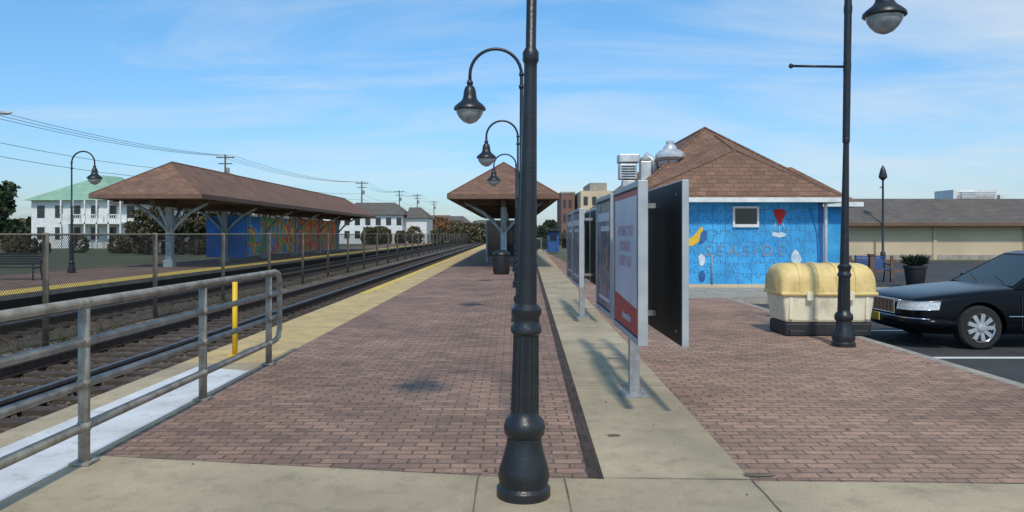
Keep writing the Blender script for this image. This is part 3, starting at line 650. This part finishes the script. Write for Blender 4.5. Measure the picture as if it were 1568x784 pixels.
# ---------------- storage bin (one wide unit with a rounded lid) ----------------
def storage_bin(x0,y0,w=1.45,d=.80):
    g=group('storage_bin',(x0+w/2,y0+d/2,0))
    def fr(z,i): return [(x0+i,y0+i*.6,z),(x0+w-i,y0+i*.6,z),(x0+w-i,y0+d-i*.6,z),(x0+i,y0+d-i*.6,z)]
    poly('skid_base',fr(.0,.05)+fr(.21,.05),BF,'plast',g,bevel=.03)
    poly('body',fr(.21,.06)+fr(.66,.0),BF,'binb',g,bevel=.045)
    boxes('body_ribs',[(x0+w*t-.03,x0+w*t+.03,y0-.008,y0+.03,.26,.62) for t in (.09,.36,.64,.91)],'binb',g,bevel=.012)
    boxes('skid_feet',[(x0+w*t-.12,x0+w*t+.12,y0+.0,y0+.06,.003,.1) for t in (.16,.84)],'plast',g,bevel=.02)
    N=16
    def lid(name,xa,xb,s,mt,zb=.67):
        vs=[];fs=[]
        secs=[(xa,.74),(xa+.025,.86),(xa+.07,.95),(xa+.14,1.0),(xb-.14,1.0),(xb-.07,.95),(xb-.025,.86),(xb,.74)] if xb-xa>.3 else [(xa,.995),(xa+.01,1),(xb-.01,1),(xb,.995)]
        for x,k in secs:
            for i in range(N+1):
                a=math.pi*i/N; cc=math.copysign(abs(math.cos(a))**.65,math.cos(a)); sn=max(0,math.sin(a))**.65
                kk=.5+.5*k
                vs.append((x,y0+d/2-cc*(d/2+.025)*kk*s,zb+sn*.46*k*s))
        m=N+1
        for j in range(len(secs)-1):
            for i in range(N): fs.append((j*m+i,j*m+i+1,(j+1)*m+i+1,(j+1)*m+i))
            fs.append((j*m+N,j*m,(j+1)*m,(j+1)*m+N))
        fs.append(tuple(range(m))[::-1]); fs.append(tuple((len(secs)-1)*m+i for i in range(m)))
        o=poly(name,vs,fs,mt,g,smooth=True); e=o.modifiers.new('e','EDGE_SPLIT'); e.split_angle=math.radians(50); return o
    lid('domed_lid',x0-.02,x0+w+.02,1,'binl')
    for t in (.2,.4,.6,.8): lid('lid_rib',x0+w*t-.035,x0+w*t+.035,1.03,'binl')
    box('lid_rim',x0-.03,x0+w+.03,y0-.04,y0+d+.03,.635,.69,'binl',g,bevel=.02)
    boxes('latches',[(x0+w*t-.05,x0+w*t+.05,y0-.065,y0-.03,.56,.70) for t in (.28,.72)],'binb',g,bevel=.01)
storage_bin(4.22,11.70)

# ---------------- car ----------------
def car(ox,oy,oz):
    g=group('parked_car',(ox+2.7,oy,oz))
    S=[(0,.66,.34,.70,.66),(.05,.82,.24,.745,.70),(.16,.92,.20,.79,.735),(.45,.965,.19,.845,.78),(.95,.985,.19,.90,.83),(1.45,.99,.19,.955,.875),(2.5,.99,.19,.99,.91),(3.5,.99,.19,.99,.92),(4.3,.985,.19,.99,.92),(4.9,.96,.2,.975,.91),(5.25,.91,.24,.93,.88),(5.38,.84,.3,.86,.82),(5.42,.7,.36,.8,.76)]
    vs=[];fs=[]
    for s,w,zb,zt,zs in S:
        h=zs-zb
        half=[(0,zb),(.78*w,zb),(.96*w,zb+.05),(w,zb+.28*h),(w,zb+.55*h),(.985*w,zb+.85*h),(.95*w,zs),(.84*w,zs+.65*(zt-zs)),(.45*w,zt-.004),(0,zt)]
        ring=half+[(-y,z) for y,z in half[-2:0:-1]]
        m=len(ring)
        for y,z in ring: vs.append((ox+s,oy-y,oz+z))
    for j in range(len(S)-1):
        for i in range(m):
            a=j*m+i;b_=j*m+(i+1)%m; fs.append((a,a+m,b_+m,b_))
    fs.append(tuple(range(m))); fs.append(tuple((len(S)-1)*m+i for i in range(m))[::-1])
    me=D.meshes.new('body'); me.from_pydata(vs,[],fs); me.update()
    bm=bmesh.new(); bm.from_mesh(me); bmesh.ops.recalc_face_normals(bm,faces=bm.faces); bm.to_mesh(me); bm.free()
    tmp=D.objects.new('tmp',me); C.collection.objects.link(tmp)
    ss=tmp.modifiers.new('s','SUBSURF'); ss.levels=2; ss.render_levels=2
    cuts=[]
    for s in (.95,3.94):
        for side in (-1,1):
            bpy.ops.mesh.primitive_cylinder_add(radius=.385,depth=.6,vertices=48,location=(ox+s,oy+side*.95,oz+.33),rotation=(math.radians(90),0,0))
            c=C.object; cuts.append(c); bo=tmp.modifiers.new('c','BOOLEAN'); bo.object=c; bo.operation='DIFFERENCE'
    C.view_layer.update(); dg=C.evaluated_depsgraph_get(); nm=D.meshes.new_from_object(tmp.evaluated_get(dg))
    D.objects.remove(tmp)
    for c in cuts: D.objects.remove(c)
    nm.materials.clear(); o=add('body',nm,'paint',g,smooth=True); e=o.modifiers.new('e','EDGE_SPLIT'); e.split_angle=math.radians(35)
    def P(s,w,z): return Vector((ox+s,oy+w,oz+z))
    v=[P(1.5,-.90,.90),P(4.75,-.86,.93),P(4.75,.86,.93),P(1.5,.90,.90),P(2.32,-.62,1.41),P(3.95,-.62,1.40),P(3.95,.62,1.40),P(2.32,.62,1.41),P(2.5,-.55,1.455),P(3.8,-.55,1.445),P(3.8,.55,1.445),P(2.5,.55,1.455)]
    poly('cabin',v,[(0,1,5,4),(2,3,7,6),(3,0,4,7),(1,2,6,5),(4,5,9,8),(5,6,10,9),(6,7,11,10),(7,4,8,11),(8,9,10,11)],'paint',g,smooth=False,bevel=.03)
    def pane(name,q,off=.006):
        q=[Vector(a) for a in q]; nrm=(q[1]-q[0]).cross(q[2]-q[0]).normalized()
        cen=Vector((ox+3,oy,oz+1.0)); 
        if (q[0]-cen).dot(nrm)<0: nrm=-nrm
        poly(name,[a+nrm*off for a in q],[tuple(range(len(q)))],'cglass',g)
        tubes(name+'_trim',[([a+nrm*off for a in q]+[q[0]+nrm*off],.008)],'chrome' if 'side' in name else 'plast',g,seg=5)
    def L(a,b_,t): return a+(b_-a)*t
    def quad(a,b_,c,d,u0,u1,v0,v1):
        f=lambda u,w: L(L(a,b_,u),L(d,c,u),w)
        return [f(u0,v0),f(u1,v0),f(u1,v1),f(u0,v1)]
    pane('windshield',quad(v[3],v[0],v[4],v[7],.05,.95,.06,.95)); pane('rear_window',quad(v[1],v[2],v[6],v[5],.07,.93,.1,.93))
    for a,b_,c,d in ((v[0],v[1],v[5],v[4]),(v[3],v[2],v[6],v[7])):
        pane('front_side_window',quad(a,b_,c,d,.07,.46,.12,.92)); pane('rear_side_window',quad(a,b_,c,d,.49,.80,.12,.92))
    for s in (.95,3.94):
        for side in (-1,1):
            yc=oy+side*.86; cx,cz=ox+s,oz+.33
            pr=[(.20,-.11),(.30,-.115),(.325,-.09),(.33,-.04),(.33,.04),(.325,.09),(.30,.115),(.20,.11)]
            lathe('tyre',pr,(cx,yc,cz),'tire',g,seg=40,axis='Y')
            lathe('rim',[(.215,-.105),(.215,-.118),(.19,-.10),(.18,-.07),(.18,.07),(.215,.118)],(cx,yc,cz),'chrome',g,seg=36,axis='Y')
            yy=yc+side*.105
            vs=[];fs=[]
            for k in range(9):
                a=2*math.pi*k/9; u=Vector((math.cos(a),0,math.sin(a))); w=Vector((-math.sin(a),0,math.cos(a))); c=Vector((cx,yy,cz)); n_=Vector((0,side,0))
                o_=len(vs)
                vs+=[c+u*.04+w*.026,c+u*.04-w*.026,c+u*.2-w*.033,c+u*.2+w*.033]; vs+=[q+n_*.018 for q in vs[o_:o_+4]]
                fs+=[tuple(i+o_ for i in f) for f in BF]
            poly('wheel_spokes',vs,fs,'alu',g,bevel=.004)
            lathe('hub_cap',[(.06,-.02),(.06,.02),(.03,.03)] if side>0 else [(.03,-.03),(.06,-.02),(.06,.02)],(cx,yy+side*.012,cz),'alu',g,seg=18,axis='Y')
            lathe('brake_disc',[(.17,-.01),(.17,.01)],(cx,yc+side*.05,cz),'plast',g,seg=24,axis='Y')
    for side in (-1,1):
        pl=[(-.012,.40),(-.012,.60),(.005,.72),(.045,.83),(.10,.885),(.2,.935),(.34,.962)]
        vs=[];fs=[]
        for i,(s,w) in enumerate(pl):
            k=i/(len(pl)-1); vs.append(P(s-.012,side*(w+.006),.565+.03*k)); vs.append(P(s+.02,side*(w-.002),.70+.02*k))
        for i in range(len(pl)-1): fs.append((2*i,2*i+2,2*i+3,2*i+1))
        poly('headlight',vs,fs,'lens',g,smooth=True)
        tubes('headlight_trim',[([vs[2*i+1] for i in range(len(pl))],.008),([vs[2*i] for i in range(len(pl))],.008)],'chrome',g,seg=6)
    boxes('grille_surround',[(ox-.035,ox+.03,oy-.36,oy+.36,oz+.69,oz+.72),(ox-.035,ox+.03,oy-.36,oy-.33,oz+.5,oz+.69),(ox-.035,ox+.03,oy+.33,oy+.36,oz+.5,oz+.69),(ox-.035,ox+.03,oy-.36,oy+.36,oz+.48,oz+.5)],'chrome',g,bevel=.006)
    boxes('grille_bars',[(ox-.03,ox+.02,oy-.31+i*.045,oy-.30+i*.045,oz+.5,oz+.69) for i in range(14)],'chrome',g)
    pl=[(.55,-.995),(.2,-.965),(.07,-.88),(-.05,-.66),(-.08,-.3),(-.08,.3),(-.05,.66),(.07,.88),(.2,.965),(.55,.995)]
    tubes('front_bumper',[([P(s,w,.40) for s,w in pl],.075)],'paint',g,seg=12)
    tubes('bumper_strip',[([P(s-.03,w*1.045,.46) for s,w in pl[1:-1]],.010)],'chrome',g,seg=6)
    box('licence_plate',ox-.175,ox-.16,oy-.15,oy+.15,oz+.36,oz+.48,'yline',g)
    for side in (-1,1):
        w=side*1.0
        tubes('side_moulding',[([P(1.35,w*.993,.50),(P(3.5,w*.996,.50))],.012),([P(4.38,w*.99,.50),P(5.1,w*.945,.50)],.012)],'chrome',g,seg=6)
        tubes('mirror',[([P(1.95,side*.85,.93),P(1.93,side*1.0,.97)],.02)],'paint',g,seg=6)
        lathe('mirror_housing',[(.03,-.05),(.075,-.03),(.085,.03),(.07,.05)],P(1.95,side*1.07,1.0),'paint',g,seg=14)
        boxes('door_gaps',[(ox+s,ox+s+.008,oy+min(w*.988,w*.993),oy+max(w*.988,w*.993),oz+.3,oz+.82) for s in (1.55,2.75)],'plast',g)
        boxes('door_handles',[(ox+s,ox+s+.16,oy+min(w*.97,w*1.0),oy+max(w*.97,w*1.0),oz+.76,oz+.79) for s in (2.5,3.6)],'chrome',g,bevel=.006)
    boxes('tail_lights',[(ox+5.36,ox+5.43,oy-.82,oy-.45,oz+.62,oz+.76),(ox+5.36,ox+5.43,oy+.45,oy+.82,oz+.62,oz+.76)],'mred',g,bevel=.01)
    tubes('wipers',[([P(1.58,-.55,.955),P(1.75,-.05,1.06)],.008),([P(1.58,.15,.955),P(1.75,.6,1.06)],.008)],'plast',g,seg=5)
car(6.05,12.18,-.135)

# ---------------- world, sun, camera ----------------
EL=50
w=D.worlds.new('World'); C.scene.world=w; w.use_nodes=True; n=w.node_tree.nodes; l=w.node_tree.links
bg=n['Background']; bg.inputs['Strength'].default_value=.15
sky=n.new('ShaderNodeTexSky'); sky.sky_type='NISHITA'; sky.sun_disc=False; sky.sun_elevation=math.radians(EL); sky.sun_rotation=math.radians(180)
sky.air_density=1.0; sky.dust_density=.9; sky.ozone_density=1.4
tc=n.new('ShaderNodeTexCoord'); sp=n.new('ShaderNodeSeparateXYZ'); l.new(tc.outputs['Generated'],sp.inputs[0])
def mth(op,a,b_):
    x=n.new('ShaderNodeMath'); x.operation=op
    for i,v in enumerate((a,b_)):
        if isinstance(v,(int,float)): x.inputs[i].default_value=v
        else: l.new(v,x.inputs[i])
    return x.outputs[0]
zc=mth('MAXIMUM',sp.outputs['Z'],0.0); zz=mth('ADD',zc,.12)
gr=n.new('ShaderNodeValToRGB'); gr.color_ramp.elements[0].position=0; gr.color_ramp.elements[0].color=(.62,.74,.93,1)
gr.color_ramp.elements[1].position=.32; gr.color_ramp.elements[1].color=(.60,1.04,1.25,1); l.new(zc,gr.inputs['Fac'])
tinted=mixrgb(n,l,sky.outputs[0],gr.outputs['Color'],1.0,'MULTIPLY')
cb=n.new('ShaderNodeCombineXYZ'); l.new(mth('DIVIDE',sp.outputs['X'],zz),cb.inputs[0]); l.new(mth('DIVIDE',sp.outputs['Y'],zz),cb.inputs[1])
mp=n.new('ShaderNodeMapping'); mp.inputs['Scale'].default_value=(.5,1.2,1); mp.inputs['Rotation'].default_value=(0,0,.3); mp.inputs['Location'].default_value=(1.3,.4,0)
l.new(cb.outputs[0],mp.inputs['Vector'])
nz=n.new('ShaderNodeTexNoise'); nz.inputs['Scale'].default_value=1.0; nz.inputs['Detail'].default_value=9; nz.inputs['Roughness'].default_value=.62; nz.inputs['Distortion'].default_value=.6
l.new(mp.outputs[0],nz.inputs['Vector'])
bias=mth('ADD',nz.outputs['Fac'],mth('MULTIPLY',sp.outputs['X'],.16))
rp=n.new('ShaderNodeValToRGB'); rp.color_ramp.elements[0].position=.43; rp.color_ramp.elements[1].position=.78; rp.color_ramp.elements[1].color=(.8,.8,.8,1)
l.new(bias,rp.inputs['Fac'])
c=mixrgb(n,l,tinted,(4.6,5.2,5.7),rp.outputs['Color'])
l.new(c,bg.inputs['Color'])
su=D.lights.new('Sun','SUN'); su.energy=2.6; su.angle=math.radians(3.5); su.color=(1,.92,.80)
so=D.objects.new('sun',su); C.collection.objects.link(so)
d=Vector((-.03,math.cos(math.radians(EL)),-math.sin(math.radians(EL)))); so.rotation_euler=d.to_track_quat('-Z','Y').to_euler(); so.location=(0,-20,20)
cam=D.cameras.new('Camera'); co=D.objects.new('camera',cam); C.collection.objects.link(co)
co.location=(0,0,EYE); co.rotation_euler=(math.radians(90),0,0)
cam.sensor_width=36; cam.lens=36*F/1568; cam.shift_y=-34/1568; cam.clip_end=5000; cam.clip_start=.05
C.scene.camera=co
C.scene.view_settings.view_transform='Standard'; C.scene.view_settings.look='None'; C.scene.view_settings.exposure=0
